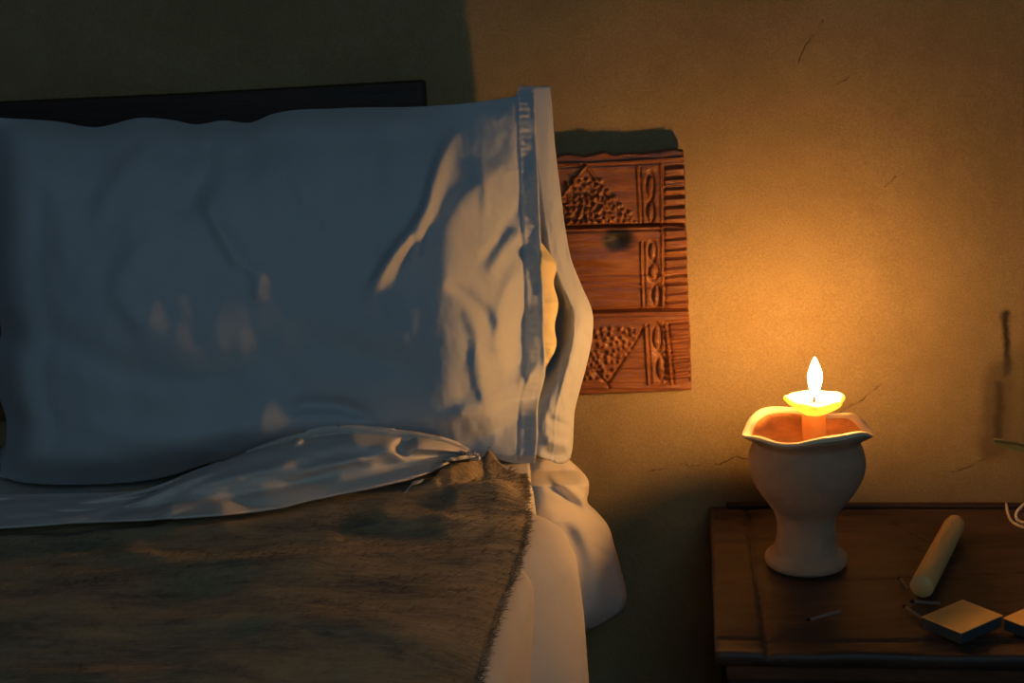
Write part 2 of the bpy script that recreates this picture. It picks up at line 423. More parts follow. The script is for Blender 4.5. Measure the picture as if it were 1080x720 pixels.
DG = np.array([
 # u: 0     .03   .10   .25   .45   .65   .76   .835  .90   .955  1
 [.060, .062, .062, .062, .062, .062, .060, .058, .056, .053, .050],
 [.062, .085, .092, .095, .095, .092, .084, .072, .065, .059, .055],
 [.064, .105, .122, .128, .128, .122, .107, .092, .080, .069, .060],
 [.068, .125, .152, .168, .170, .158, .142, .128, .106, .086, .074],
 [.075, .140, .178, .200, .196, .183, .178, .168, .134, .108, .092],
 [.085, .155, .198, .226, .218, .203, .202, .194, .160, .127, .112],
 [.105, .175, .212, .232, .224, .211, .212, .208, .178, .143, .124],
 [.130, .190, .218, .232, .228, .220, .220, .216, .190, .156, .136],
 [.150, .195, .218, .230, .230, .222, .218, .212, .194, .172, .158],
 [.150, .170, .185, .195, .198, .196, .196, .196, .190, .182, .175]])
def gridD(u, v):
    t = pchip(US, DG, np.clip(u, 0, 1))               # rows x points
    sh = np.shape(u); uf = np.ravel(u); vf = np.ravel(v); t = t.reshape(len(VS), -1)
    h = np.diff(VS); s = np.diff(t, axis=0)/h[:, None]; m = np.empty_like(t); m[0] = s[0]; m[-1] = s[-1]
    m[1:-1] = (s[:-1]*h[1:, None]+s[1:]*h[:-1, None])/(h[1:]+h[:-1])[:, None]
    i = np.clip(np.searchsorted(VS, vf, side='right')-1, 0, len(VS)-2); r = (vf-np.array(VS)[i])/h[i]; k = np.arange(len(vf)); Hh = h[i]
    out = (2*r**3-3*r**2+1)*t[i, k] + (r**3-2*r**2+r)*Hh*m[i, k] + (-2*r**3+3*r**2)*t[i+1, k] + (r**3-r**2)*Hh*m[i+1, k]
    return out.reshape(sh)
def coons(T, B, L, R, U, V):
    u = U[0]; v = V[:, 0]
    t = curve(T, u)[None]; b = curve(B, u)[None]; l = curve(L, v)[:, None]; r = curve(R, v)[:, None]
    U_ = U[..., None]; V_ = V[..., None]
    T0, T1, B0, B1 = map(np.array, (T[0], T[-1], B[0], B[-1]))
    return (1-V_)*t + V_*b + (1-U_)*l + U_*r - ((1-U_)*(1-V_)*T0 + U_*(1-V_)*T1 + (1-U_)*V_*B0 + U_*V_*B1)
FOLDS = [  # polyline, half width, height (m), other half width
 ([(482, 128), (462, 175), (445, 228), (415, 268), (380, 322)], 6, .017, 10),
 ([(440, 236), (443, 252), (438, 275)], 5, .004, 5),
 ([(556, 150), (520, 185), (488, 215), (472, 245), (470, 300), (480, 325)], 12, .006, 18),
 ([(505, 165), (512, 200), (508, 235)], 5, .003, 6),
 ([(468, 296), (492, 312), (512, 335), (522, 356)], 7, -.009, 8),
 ([(486, 322), (502, 345), (504, 380), (512, 420), (520, 436)], 9, .009, 12),
 ([(560, 315), (548, 345), (546, 380), (552, 402)], 10, -.010, 12),
 ([(548, 270), (536, 300), (527, 330), (524, 360), (528, 395)], 8, .006, 8),
 ([(582, 372), (560, 398), (520, 420), (482, 438), (462, 452)], 10, .011, 12),
 ([(566, 440), (540, 448), (505, 462), (480, 470)], 8, -.008, 10),
 ([(558, 240), (530, 262), (512, 300)], 7, .004, 9),
 ([(562, 200), (540, 228), (520, 262), (500, 285)], 6, -.004, 7),
 ([(330, 130), (345, 190), (330, 260)], 18, -.005, 22), ([(385, 120), (395, 170), (375, 230)], 14, .005, 18),
 ([(170, 140), (135, 175), (108, 215), (100, 250)], 10, .006, 16),
 ([(212, 130), (222, 170), (205, 205), (180, 235)], 9, -.007, 14),
 ([(213, 195), (225, 230), (243, 262), (258, 292)], 8, .008, 12),
 ([(262, 128), (285, 150), (300, 190), (322, 250)], 9, -.005, 12),
 ([(175, 235), (150, 262), (125, 300), (150, 345), (165, 372)], 13, .008, 18),
 ([(255, 275), (272, 292), (268, 320)], 8, .006, 10),
 ([(30, 330), (100, 380), (190, 400), (280, 390)], 16, -.006, 20),
 ([(310, 330), (350, 370), (420, 385), (460, 410)], 14, -.006, 18),
 ([(60, 440), (150, 462), (250, 452), (330, 430)], 14, .006, 18),
 ([(300, 445), (310, 432), (340, 428), (400, 440)], 7, -.010, 9),
 ([(20, 150), (60, 220), (70, 300)], 14, .004, 18),
]
def case_depth(u, v, px, py, folds=True):
    d = gridD(u, v)
    if folds:
        fade = np.clip(np.minimum(v*14, 1), 0, 1)
        e = 0
        for pts, w, h, w2 in FOLDS: e = e + ridge(px, py, pts, w, h, w2)
        d = d + e*fade
        d = d + .0022*vnoise(px/46+3, py/60+3, 12, 3)*fade*np.clip(u*8, 0, 1)
        near = np.clip((u-.72)/.28, 0, 1)
        d = d + near*.0011*vnoise(px/9+1, py/15+1, 13, 2)*fade
    return d
NU, NV = 380, 260
U, V = np.meshgrid(np.linspace(0, 1, NU), np.linspace(0, 1, NV))
PXY = coons(TOP, BOT, LEFT, HEM, U, V); px, py = PXY[..., 0], PXY[..., 1]
D = case_depth(U, V, px, py)
hemx = curve(HEM, V[:, 0])[:, 0][:, None]; dh = hemx-px                      # pixels inside the opening
D += .0016*np.exp(-((dh-1.5)/2.2)**2) + .0010*np.exp(-((dh-17)/2.0)**2) - .0014*np.exp(-((dh-20)/1.8)**2)
D += .009*np.clip(1-dh/19, 0, 1)*np.clip((py-130)/60, 0, 1)*np.clip((400-py)/30, .25, 1)
tk_ = np.clip((py-418-.10*(560-px))/18, 0, 1); D += .026*np.clip((px-485)/80, 0, 1)**1.3*tk_*tk_*(3-2*tk_)*np.clip((500-py)/20, 0, 1)
D += np.exp(-((dh-13)/7)**2)*.0004*np.sin(py*.85+2*vnoise(py/20, py*0, 3, 2))   # puckers along the seam
Fr = at_d(px, py, D)
Bk = at_d(px, py, np.minimum(.052, gridD(U, V)-.012) + 0*px)
Bk = np.where((V > .97)[..., None], at_d(px, py, gridD(U, V)-.014), Bk)
Fr[..., 2] = np.maximum(Fr[..., 2], BED_Z+.008); Bk[..., 2] = np.maximum(Bk[..., 2], BED_Z+.008)
n = NU*NV
fa = grid_faces(NU, NV, flip=True)
idx = lambda j, i: j*NU+i
side = []
for i in range(NU-1): side.append((idx(0, i), idx(0, i+1), n+idx(0, i+1), n+idx(0, i))); side.append((idx(NV-1, i+1), idx(NV-1, i), n+idx(NV-1, i), n+idx(NV-1, i+1)))
for j in range(NV-1): side.append((idx(j+1, 0), idx(j, 0), n+idx(j, 0), n+idx(j+1, 0)))
bfaces = []
for j in range(NV-1):
    for i in range(int(NU*.985)): a = n+idx(j, i); b = n+idx(j, i+1); c = n+idx(j+1, i+1); d = n+idx(j+1, i); bfaces.append((a, b, c, d))
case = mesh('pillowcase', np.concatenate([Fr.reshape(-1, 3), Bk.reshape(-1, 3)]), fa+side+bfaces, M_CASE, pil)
solid(case, .0018, -1)
tag(case, 'white cotton pillowcase, creased near its open end')
# the back layer of the open end, bulging out to the right
ROWS = [(91, 548, 580), (110, 540, 582), (150, 530, 585), (200, 525, 591), (245, 525, 597), (275, 525, 603), (300, 525, 613), (330, 525, 625), (352, 525, 625), (380, 525, 620),
        (410, 525, 612), (435, 525, 606), (452, 525, 605), (470, 525, 604), (485, 525, 601), (499, 525, 602)]
WC = [0, 6, 14, 22, 29, 37, 70, 110]
FD = {91: [.049]*8, 200: [.048, .055, .059, .060, .058, .055, .045, .04], 245: [.055, .063, .069, .069, .060, .050, .044, .04], 300: [.066, .078, .086, .089, .070, .052, .045, .04],
      340: [.070, .084, .094, .098, .080, .056, .045, .04], 380: [.076, .092, .104, .112, .106, .085, .06, .045], 420: [.090, .110, .124, .132, .134, .130, .10, .05],
      460: [.11, .13, .144, .152, .156, .156, .15, .06], 485: [.12, .138, .15, .156, .16, .16, .158, .06], 499: [.118, .134, .145, .150, .154, .154, .152, .06]}
R_ = np.array(ROWS, float); nr, ns = 170, 90
vr_ = np.linspace(91, 499, nr); A = pchip(R_[:, 0], R_[:, 1:].T, vr_)
s = (1-(1-np.linspace(0, 1, ns))**1.4)[None]; yy = vr_[:, None] + 0*s
xx = A[0][:, None] + (A[1]-A[0])[:, None]*s
low = np.clip((yy-120)/120, 0, 1)
yy = yy + np.clip((yy-465)/35, 0, 1)*np.clip((xx-567)/40, -1, 1)*7
wdt = A[1][:, None]-xx
FR = pchip(list(FD), np.array(list(FD.values()), float).T, vr_).T        # rows x columns
d = np.stack([pchip(WC, FR[j], wdt[j]) for j in range(nr)])
d = d + low*(.0010*np.exp(-((wdt-20)/1.6)**2) + .0016*np.exp(-((wdt-1)/1.8)**2))
for pts, w, h in (([(575, 440), (590, 446), (604, 452)], 4, -.006), ([(572, 462), (590, 468), (603, 470)], 4, .006), ([(570, 474), (585, 480), (600, 478)], 3.5, -.006), ([(580, 486), (592, 487), (606, 480)], 3.5, .005),
                  ([(600, 300), (612, 340), (604, 380), (590, 420)], 5, .004), ([(590, 250), (604, 300), (612, 330)], 4, -.003), ([(600, 395), (590, 430)], 5, .003)):
    d = d + ridge(xx, yy, pts, w, h)
d = d + .0012*vnoise(xx/8, yy/16, 31, 3)*low
FP = at_d(xx, yy, d); FP[..., 2] = np.maximum(FP[..., 2], BED_Z-.010+.018*np.clip((.05-FP[..., 0])/.03, 0, 1))
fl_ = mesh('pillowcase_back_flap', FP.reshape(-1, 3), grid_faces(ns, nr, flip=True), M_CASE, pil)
solid(fl_, .0016, -1)
# inner cushion whose end peeks out of the opening
CT = [(40, 150), (300, 140), (530, 130), (550, 128)]; CB = [(40, 478), (300, 468), (530, 462), (552, 460)]
CLf = [(40, 150), (20, 300), (40, 478)]; CR = [(550, 128), (556, 200), (563, 245), (576, 262), (587, 280), (584, 298), (589, 320), (585, 345), (587, 362), (578, 385), (562, 410), (552, 460)]
NU2, NV2 = 160, 140
U2, V2 = np.meshgrid(1-(1-np.linspace(0, 1, NU2))**1.8, np.linspace(0, 1, NV2))
P2 = coons(CT, CB, CLf, CR, U2, V2); px2, py2 = P2[..., 0], P2[..., 1]
uu = np.clip(px2/573, 0, 1); vv2 = np.clip((py2-115)/375, 0, 1)
base = np.maximum(gridD(uu, vv2)-.022, .118*np.clip(V2*3, 0, 1))
mid = .055 + .038*np.clip(V2*2.2, 0, 1) + .02*V2**2
e = np.clip(np.minimum(np.minimum((1-U2)*20, U2*12), np.minimum(V2*9, (1-V2)*9)), 0, 1); e = np.sqrt(1-(1-e)**2)
puck = .003*np.sin(py2*.28)*np.exp(-((1-U2)/.03)**2)
Df = np.maximum(mid+.001, mid + (np.maximum(base, mid)-mid)*e + puck*e)
Df = np.where(px2 < 569, np.minimum(Df, np.maximum(gridD(np.clip(px2/571, 0, 1), np.clip((py2-100)/390, 0, 1))-.013, .03)), Df)
Db = np.minimum(mid, Df) - .012*e-.001
n2 = NU2*NV2
fa = grid_faces(NU2, NV2, flip=True)
fb = [tuple(n2+i for i in q[::-1]) for q in fa]
cush = mesh('cushion', np.concatenate([at_d(px2, py2, Df).reshape(-1, 3), at_d(px2, py2, Db).reshape(-1, 3)]), fa+fb, M_TICK, pil)
tag(cush, 'yellowish end of the cushion inside the pillowcase')

# ------------------------------------------------------------------ bed sheet
# edges in the photograph, carried onto the blanket's height
BZ = .676
EDGE = [(549, 490), (553, 515), (555, 545), (548, 580), (528, 628), (513, 675), (501, 720), (480, 790)]
e3 = at_z(np.array([p[0] for p in EDGE]), np.array([p[1] for p in EDGE]), np.array([BZ]*len(EDGE)))
ey = e3[::-1, 1]; ex = e3[::-1, 0]
def edge_x(Y): return np.interp(Y, ey, ex)
ybk = float(e3[0, 1])
bx = np.array([-60, 60, 200, 300, 400, 470, 520, 549]); by = np.array([520, 520, 506, 497, 493, 490, 487, 494.])
b3 = at_z(bx, by, np.full(len(bx), BZ)); 
def back_y(X): return np.interp(X, b3[:, 0], b3[:, 1])
def blank_h(fx, fy, Xg, Yg):
    h = BZ + .005*vnoise(Xg*7+5, Yg*14+5, 71, 3)
    for pts, w, hh in (([(450, 513), (480, 502), (505, 493), (534, 484)], 5, .018), ([(462, 534), (500, 524), (548, 517)], 8, .009), ([(490, 512), (520, 500), (542, 500)], 7, -.010), ([(380, 545), (440, 548), (520, 552)], 9, .004),
                       ([(340, 555), (400, 565), (470, 560)], 12, -.008), ([(160, 560), (210, 545), (260, 560)], 14, .006), ([(100, 590), (250, 610), (400, 600)], 16, .006),
                       ([(250, 690), (380, 680), (480, 700)], 24, .003)):
        h = h + ridge(fx, fy, pts, w, hh)
    ed = edge_x(Yg)-Xg
    return np.maximum(h, BZ-.003) + 0.034*(1-np.exp(-np.maximum(ed, 0)/.20))*np.clip((ybk-.19-Yg)/.2, 0, 1)
sheet = empty('bed_sheet', (-.3, -.6, BED_Z)); tag(sheet, 'crumpled white bed sheet hanging over the right side of the bed', 'bed sheet')
XE = .022
# flat top with gentle creases
nx, ny = 260, 200
gx, gy = np.meshgrid(np.linspace(0, 1, nx), np.linspace(-1.9, -.10, ny)); gx = -.9 + (edge_x(gy)-.03+.9+.040*np.clip((gy+.262)/.03, 0, 1))*gx
fx, fy = proj(np.stack([gx, gy, np.full_like(gx, BED_Z)], -1))
gz = BED_Z + .0015*vnoise(gx*9, gy*9, 41, 3)-.003
gz = np.where(gy < back_y(gx)+.01, BED_Z-.003, gz)
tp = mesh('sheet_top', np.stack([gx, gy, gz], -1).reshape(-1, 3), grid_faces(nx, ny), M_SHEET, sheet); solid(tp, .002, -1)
# turned-down edge piled over the blanket
K = {}
xs = np.array([-40, 40, 100, 150, 200, 250, 300, 340, 400, 450, 480, 505], float)
row = [  # (py per x, z per x)
 ([520, 520, 519, 516, 503, 484, 466, 455, 455, 460, 468, 478], [.672, .672, .672, .675, .680, .683, .684, .684, .684, .684, .682, .680]),
 ([532, 530, 530, 524, 500, 481, 463, 452, 453, 459, 467, 479], [.690, .690, .690, .700, .712, .720, .727, .732, .730, .722, .712, .700]),
 ([540, 536, 538, 530, 512, 495, 480, 470, 471, 472, 475, 481], [.694, .694, .694, .704, .716, .726, .734, .738, .738, .730, .718, .702]),
 ([548, 545, 543, 540, 532, 522, 512, 500, 488, 481, 479, 482], [.695, .697, .697, .702, .708, .712, .716, .718, .720, .716, .710, .700]),
 ([557, 553, 549, 547, 544, 540, 533, 524, 512, 498, 484, 483], [.694, .695, .695, .696, .699, .702, .704, .705, .707, .709, .708, .700])]
nS, nT = 300, 60
sx = np.linspace(-40, 505, nS)
PYr = np.array([pchip(xs, np.array(r[0], float), sx) for r in row]); ZZr = np.array([pchip(xs, np.array(r[1]), sx) for r in row])
tk = np.linspace(0, 1, 5); tt = np.linspace(0, 1, nT)
py3 = pchip(tk, PYr.T, tt).T; z3 = pchip(tk, ZZr.T, tt).T - .018; px3 = np.tile(sx, (nT, 1))
z3 = z3 + .0016*vnoise(px3/34, py3/14, 51, 2)*np.sin(PI*np.clip(tt, 0, 1))[:, None]
for pts, w, h in (([(432, 455), (425, 470), (418, 480)], 8, -.008), ([(300, 500), (380, 485), (460, 482)], 6, .004), ([(220, 525), (300, 512), (360, 500)], 6, -.004),
                  ([(316, 470), (310, 455), (305, 448)], 5, .006), ([(-30, 542), (20, 534), (50, 529), (70, 540)], 5, .007), ([(80, 546), (135, 532), (200, 506), (250, 488)], 5, .006), ([(60, 530), (120, 538), (170, 536)], 4, -.005), ([(180, 520), (260, 500), (320, 490)], 6, .004)):
    z3 = z3 + ridge(px3, py3, pts, w, h)
T3 = at_z(px3, py3, z3)
ci = np.clip(np.searchsorted(PXY[NV//2, :, 0], px3[0]), 0, NU-1)      # keep clear of the pillow
pdm = np.stack([np.interp(py3[:, k], PXY[:, ci[k], 1], D[:, ci[k]]) for k in range(nS)], 1)
kk = np.hanning(31); kk /= kk.sum(); pdm = np.stack([np.convolve(np.pad(q_, 15, 'edge'), kk, 'valid') for q_ in pdm])+.003
pdm = np.maximum(pdm, np.interp(py3, [440, 480, 600], [0, .20, .20]))
dn = np.maximum(-T3[..., 1], pdm + .012*np.clip((py3-430)/30, .5, 1))
z3 = at_d(px3, py3, dn)[..., 2]; T3 = at_z(px3, py3, z3)
for _ in range(5):          # let the cloth lie on the blanket instead of inside it
    bx3, by3 = proj(np.stack([T3[..., 0], T3[..., 1], np.full_like(z3, BZ)], -1))
    hb3 = np.where(T3[..., 1] < back_y(T3[..., 0])+.04, blank_h(bx3, by3, T3[..., 0], T3[..., 1]), BED_Z+.004)
    z3 = np.maximum(z3, hb3+.009); T3 = at_z(px3, py3, z3)
td = mesh('turned_down_edge', T3.reshape(-1, 3), grid_faces(nS, nT, flip=True), M_SHEET, sheet); solid(td, .0022, -1)
# side hanging over the edge, in long folds
nY, nW = 260, 130
Yk = np.linspace(-.20, -1.55, nY)[:, None]; w = np.linspace(0, 1, nW)[None]
arc = w*.62                                # cloth length from the bed top down
R = .018
flat = .09
AM = 1.49
ang = np.clip((arc-flat)/R, 0, AM)
down = np.maximum(arc-flat-R*AM, 0)
XEY = edge_x(Yk) + .012
x0 = XEY-R-flat + np.minimum(arc, flat) + R*np.sin(ang) + down*math.cos(AM); z0 = BED_Z-.003 - R*(1-np.cos(ang)) - down*math.sin(AM)
def sfold(y0, k, amp, wf, wb, lim):
    yc = y0 - k*(arc-.06); dd = Yk-yc; Wd = np.where(dd < 0, wf, wb)
    return amp*np.exp(-np.abs(dd/Wd)**1.7)*np.clip((arc-.03)/lim, 0, 1)**1.3
fold = (-sfold(-.385, 1.05, .030, .010, .05, .06) + sfold(-.300, .55, .034, .085, .020, .10) - sfold(-.66, .7, .012, .02, .05, .12) + sfold(-.95, .4, .02, .06, .04, .2) + sfold(-1.25, .3, .02, .06, .05, .2)
        - sfold(-.270, .5, .014, .02, .03, .12))
x0 = x0 + fold*np.sin(ang+.25) + .002*vnoise(Yk*14, arc*7, 61, 2)*np.clip(arc*5-.4, 0, 1)
z0 = z0 + fold*np.cos(ang+.25)*.25
hg = mesh('hanging_side', np.stack([x0, Yk+0*w, z0], -1).reshape(-1, 3), grid_faces(nW, nY, flip=True), M_SHEET, sheet); solid(hg, .002, -1)
# corner hanging free beside the headboard
LB = np.array([(484, 556, 600, .17, .150), (494, 556, 611, .17, .150), (505, 556, 620, .175, .150), (518, 558, 621, .18, .150), (530, 560, 620, .19, .150), (538, 562, 628, .20, .150), (552, 566, 640, .21, .150),
               (575, 572, 648, .215, .152), (600, 577, 655, .22, .155), (620, 580, 660, .222, .158), (632, 582, 661, .222, .160), (645, 584, 656, .222, .165), (655, 586, 641, .222, .18), (664, 588, 622, .222, .20), (668, 590, 606, .222, .215)], float)
nr, ns = 150, 90
vy = np.linspace(484, 668, nr); A = pchip(LB[:, 0], LB[:, 1:].T, vy); s = np.linspace(0, 1, ns)[None]; yy = vy[:, None]+0*s
xx = A[0][:, None] + (A[1]-A[0])[:, None]*s
d = A[2][:, None] + (A[3]-A[2])[:, None]*s**1.6 + .022*np.sin(PI*s**.75)**1.2*np.clip((yy-490)/60, .3, 1)
for pts, w_, h in (([(575, 500), (600, 515), (625, 538)], 5, .008), ([(572, 507), (600, 527), (622, 545)], 4, -.007), ([(600, 535), (625, 580), (640, 640)], 9, .006), ([(590, 540), (610, 590), (622, 650)], 9, -.008),
                   ([(598, 590), (601, 606), (600, 615)], 4, .006), ([(622, 575), (635, 582), (648, 590)], 4, -.003), ([(590, 492), (606, 500), (618, 512)], 5, .004)):
    d = d + ridge(xx, yy, pts, w_, h)
d = d - .02*np.clip((s-.93)/.07, 0, 1)**2 - .008 - .055*np.clip((512-yy)/16, 0, 1)
lb = mesh('hanging_corner', at_d(xx, yy, d).reshape(-1, 3), grid_faces(ns, nr, flip=True), M_SHEET, sheet); solid(lb, .002, -1)

# ------------------------------------------------------------------ blanket
def blanket_mat():
    k = NT('brown_wool'); c = k.coords((1, 3.2, 1))
    a = k.noise(c, 9, 6, .6); b = k.noise(c, 60, 5, .7)
    f = k.math('ADD', k.math('MULTIPLY', a, .6), k.math('MULTIPLY', b, .4))
    col = k.ramp(f, [(.38, (.10, .078, .042)), (.5, (.37, .265, .115)), (.66, (.58, .42, .19))])
    k.done(col, .95, k.bump(b, .9, .006)); k.b.inputs['Sheen Weight'].default_value = .3; return k.m
M_WOOL = blanket_mat()
bl = empty('blanket', (-.3, -.8, BED_Z)); tag(bl, 'thick brown woollen blanket with a fuzzy edge spread over the bed', 'blanket')
nu, nv = 300, 280
u = np.linspace(0, 1, nu)[None]; vb = np.linspace(0, 1, nv)[:, None]**1.3
Yc = -1.5 + 0*u; 
Xr0 = edge_x(ybk); Xg = -.9 + (Xr0+.9)*u
Yg = back_y(Xg)*(1-vb) + (-1.62)*vb
Xg = -.9 + (edge_x(Yg)+.9)*u
fx, fy = proj(np.stack([Xg, Yg, np.full_like(Xg, BZ)], -1))
Zg = blank_h(fx, fy, Xg, Yg)
Zg = Zg - .005*np.clip((u-.965)/.035, 0, 1)**2 - .002*np.clip(1-vb*25, 0, 1)**2
fe = np.where(Xg < T3[-1, -1, 0]+.006, np.interp(Xg, T3[-1, :, 0], T3[-1, :, 1]), 9.)
Zg = Zg - .006*np.clip((Yg-fe)/.02, 0, 1)
bb = mesh('blanket_cloth', np.stack([Xg, Yg, Zg], -1).reshape(-1, 3), grid_faces(nu, nv, flip=True), M_WOOL, bl); solid(bb, .009, -1)
# woollen pile and fuzzy border: short fibres
def fibres(P, Dr, L, wd, name, mat, parent):
    n = len(P); side_ = np.cross(Dr, rng.normal(size=(n, 3))); side_ /= np.linalg.norm(side_, axis=1)[:, None]
    a = P - side_*wd[:, None]; b = P + side_*wd[:, None]
    m = P + Dr*(L*.55)[:, None] + np.array([0, 0, 1])*(L*.10)[:, None]; c = m - side_*wd[:, None]*.7; d_ = m + side_*wd[:, None]*.7
    t = P + Dr*L[:, None] - np.array([0, 0, 1])*(L*.12)[:, None]
    V_ = np.stack([a, b, c, d_, t], 1).reshape(-1, 3)
    F_ = []
    for i in range(n): q_ = i*5; F_ += [(q_, q_+1, q_+3, q_+2), (q_+2, q_+3, q_+4)]
    o = mesh(name, V_, F_, mat, parent); tag(o, kind='stuff'); return o
N = 26000
ui = rng.integers(int(nu*.30), nu-1, N); vi = (rng.random(N)**1.2*(nv*.80)).astype(int)
ok = Yg[vi, ui] < np.where(Xg[vi, ui] < T3[-1, -1, 0]+.004, np.interp(Xg[vi, ui], T3[-1, :, 0], T3[-1, :, 1])-.014, -.215)
ui, vi = ui[ok], vi[ok]; N = len(ui)
P = np.stack([Xg[vi, ui], Yg[vi, ui], Zg[vi, ui]], -1) + rng.normal(size=(N, 3))*[.003, .003, 0]
th = rng.normal(0, .7, N) - .35
Dr = np.stack([np.cos(th), np.sin(th)*.8, .25+.35*rng.random(N)], -1); Dr /= np.linalg.norm(Dr, axis=1)[:, None]
fibres(P, Dr, rng.uniform(.004, .009, N), rng.uniform(.00015, .0004, N), 'wool_pile', M_WOOL, bl)
N = 4200
vi = (rng.random(N)*(nv*.8)).astype(int); ui = np.full(N, nu-1)
P = np.stack([Xg[vi, ui], Yg[vi, ui], Zg[vi, ui]-.001], -1) + rng.normal(size=(N, 3))*[.002, .002, .001]
th = rng.normal(-.1, .6, N)
Dr = np.stack([np.cos(th), np.sin(th), abs(.3*rng.normal(size=N))], -1); Dr /= np.linalg.norm(Dr, axis=1)[:, None]
fibres(P, Dr, rng.uniform(.003, .007, N), rng.uniform(.0002, .0004, N), 'fringe', M_WOOL, bl)
# little sewn label near the folded corner
lp = at_z(np.array([424, 436, 447, 444, 434, 427]), np.array([519, 508, 505, 508, 512, 520]), np.array([.690, .698, .702, .696, .692, .690]))
lb2 = mesh('sewn_label', lp, [(0, 1, 4, 5), (1, 2, 3, 4)], M_SHEET, bl); solid(lb2, .001, 0); tag(lb2, 'small white label')

# ------------------------------------------------------------------ nightstand
tang = math.radians(-7.4)
A0 = at_z(748, 531, TZ); ux = np.array([math.cos(tang), math.sin(tang), 0]); uy = np.array([math.sin(tang), -math.cos(tang), 0])   # right, towards viewer
TWd, TDp = .50, .384
ns_ = empty('nightstand', (A0 + ux*TWd/2 + uy*TDp/2)*[1, 1, 0]); tag(ns_, 'dark brown wooden nightstand with moulded edges against the wall', 'nightstand')
def tbox(s0, s1, t0, t1, z0, z1):
    c = A0 + ux*(s0+s1)/2 + uy*(t0+t1)/2
    return box_vf(c[0], c[1], (z0+z1)/2, s1-s0, t1-t0, z1-z0, tang)
# top with frame boards and a sunk panel, plank seams cut in
nx, ny = 200, 150
s_, t_ = np.meshgrid(np.linspace(0, TWd, nx), np.linspace(0, TDp, ny))
hz = TZ - .0022 + .0012*vnoise(s_*14, t_*40, 81, 3) - .0035*np.exp(-((s_-.043-.004*(t_/.3))/.0022)**2) - .0015*np.exp(-((s_-.05)/.006)**2)
hz = hz - .004*np.exp(-((t_-.0165)/.0018)**2)*(s_ > .02) - .0025*np.exp(-((t_-TDp+.030)/.0022)**2)
hz = hz - .0022*np.exp(-((s_*.85-t_*.5-.150)/.0012)**2)*((t_ > .03) & (t_ < .14)) - .0018*np.exp(-((t_-.10-.03*np.sin(s_*9))/.0018)**2)*(s_ < .16)
hz = hz - .0020*np.exp(-((t_-.205-.012*np.sin(s_*14))/.0012)**2)*(s_ > .06) - .0016*np.exp(-((s_-.085-.02*np.sin(t_*11))/.0012)**2)*(t_ < .17)
hz = hz - .003*np.exp(-((s_-.222)/.006)**2-((t_-.125)/.006)**2)
eb = np.minimum(np.minimum(s_, TWd-s_), np.minimum(t_, TDp-t_)); hz = hz - .002*np.clip(1-eb/.003, 0, 1)**2
TP = A0 + ux*s_[..., None] + uy*t_[..., None]; TP[..., 2] = hz
bot = TP.copy(); bot[..., 2] = TZ-.016
n = nx*ny; fa = grid_faces(nx, ny, flip=True); fb = [tuple(n+i for i in q[::-1]) for q in fa]; side = []
for i in range(nx-1):
    a, b = i, i+1; side.append((a, b, n+b, n+a)); a, b = (ny-1)*nx+i, (ny-1)*nx+i+1; side.append((b, a, n+a, n+b))
for j in range(ny-1):
    a, b = j*nx, (j+1)*nx; side.append((b, a, n+a, n+b)); a, b = j*nx+nx-1, (j+1)*nx+nx-1; side.append((a, b, n+b, n+a))
mesh('tabletop', np.concatenate([TP.reshape(-1, 3), bot.reshape(-1, 3)]), fa+fb+side, M_TABLE, ns_)
v, f = tbox(.010, TWd-.01, TDp-.016, TDp-.008, TZ-.036, TZ-.0155); bevel(mesh('front_moulding', v, f, M_TRIM, ns_, False), .004, 3)
v, f = tbox(.020, TWd, .0, .011, TZ-.002, TZ+.003); bevel(mesh('back_moulding', v, f, M_FRAME, ns_, False), .002)
v, f = tbox(.020, TWd-.02, TDp-.030, TDp-.012, TZ-.14, TZ-.0162); bevel(mesh('front_apron', v, f, M_FRAME, ns_, False), .003)
v, f = tbox(.020, .038, .02, TDp-.02, TZ-.14, TZ-.0162); bevel(mesh('side_apron', v, f, M_FRAME, ns_, False), .003)
v, f = tbox(TWd-.038, TWd-.02, .02, TDp-.02, TZ-.14, TZ-.0162); bevel(mesh('side_apron', v, f, M_FRAME, ns_, False), .003)
for s0 in (.012, TWd-.052):
    for t0 in (.010, TDp-.050):
        v, f = tbox(s0, s0+.040, t0, t0+.040, 0, TZ-.0162); bevel(mesh('leg', v, f, M_FRAME, ns_, False), .004)

# ------------------------------------------------------------------ clay candle holder
c0 = np.array(HOLD); k_ = 1/HS; VC = 1.037
def hz_(dy): return TZ + dy*k_*VC          # height for pixels above the foot centre
NT_ = 96
prof = [(0, .0), (38, 0), (42, 1.5), (43.2, 5), (42, 9), (37, 13), (33, 19), (31, 28), (30, 38), (30.5, 48), (33, 56), (40, 66), (48, 77), (54.5, 89), (58.3, 101), (59, 109), (58, 118), (54, 127), (52, 130.5), (54, 134), (60, 139.5), (63.5, 143), (64.2, 145)]
inn = [(54.5, 143.5), (52, 139), (49, 135), (44, 132.5), (38, 131), (25, 130.5), (0, 130)]
rimp = [(64.2, 145), (63.2, 147.6), (60, 148.4), (56.5, 147), (54.5, 143.5)]
pr = np.array(prof, float); tck = np.linspace(0, 1, 90); 
outer = curve(prof, tck); inner = curve(inn, np.linspace(0, 1, 40))
def waves(th):
    g = lambda c, w: math.exp(-((((math.degrees(th)-c+180) % 360)-180)/w)**2)
    dz = -4*g(-125, 26) + 4*g(-55, 32) + 2*g(-90, 20) - 10*g(-10, 24) - 8*g(178, 24) + 2*g(125, 22) - 6*g(62, 26) + 1*g(30, 12)
    dr = 4*g(182, 13) + 1.5*g(-12, 30) + 1.5*g(35, 20) - 2*g(140, 20) - 5*g(-100, 30)*.5 - 2*g(60, 25) + 2*g(120, 25)
    return dz, dr
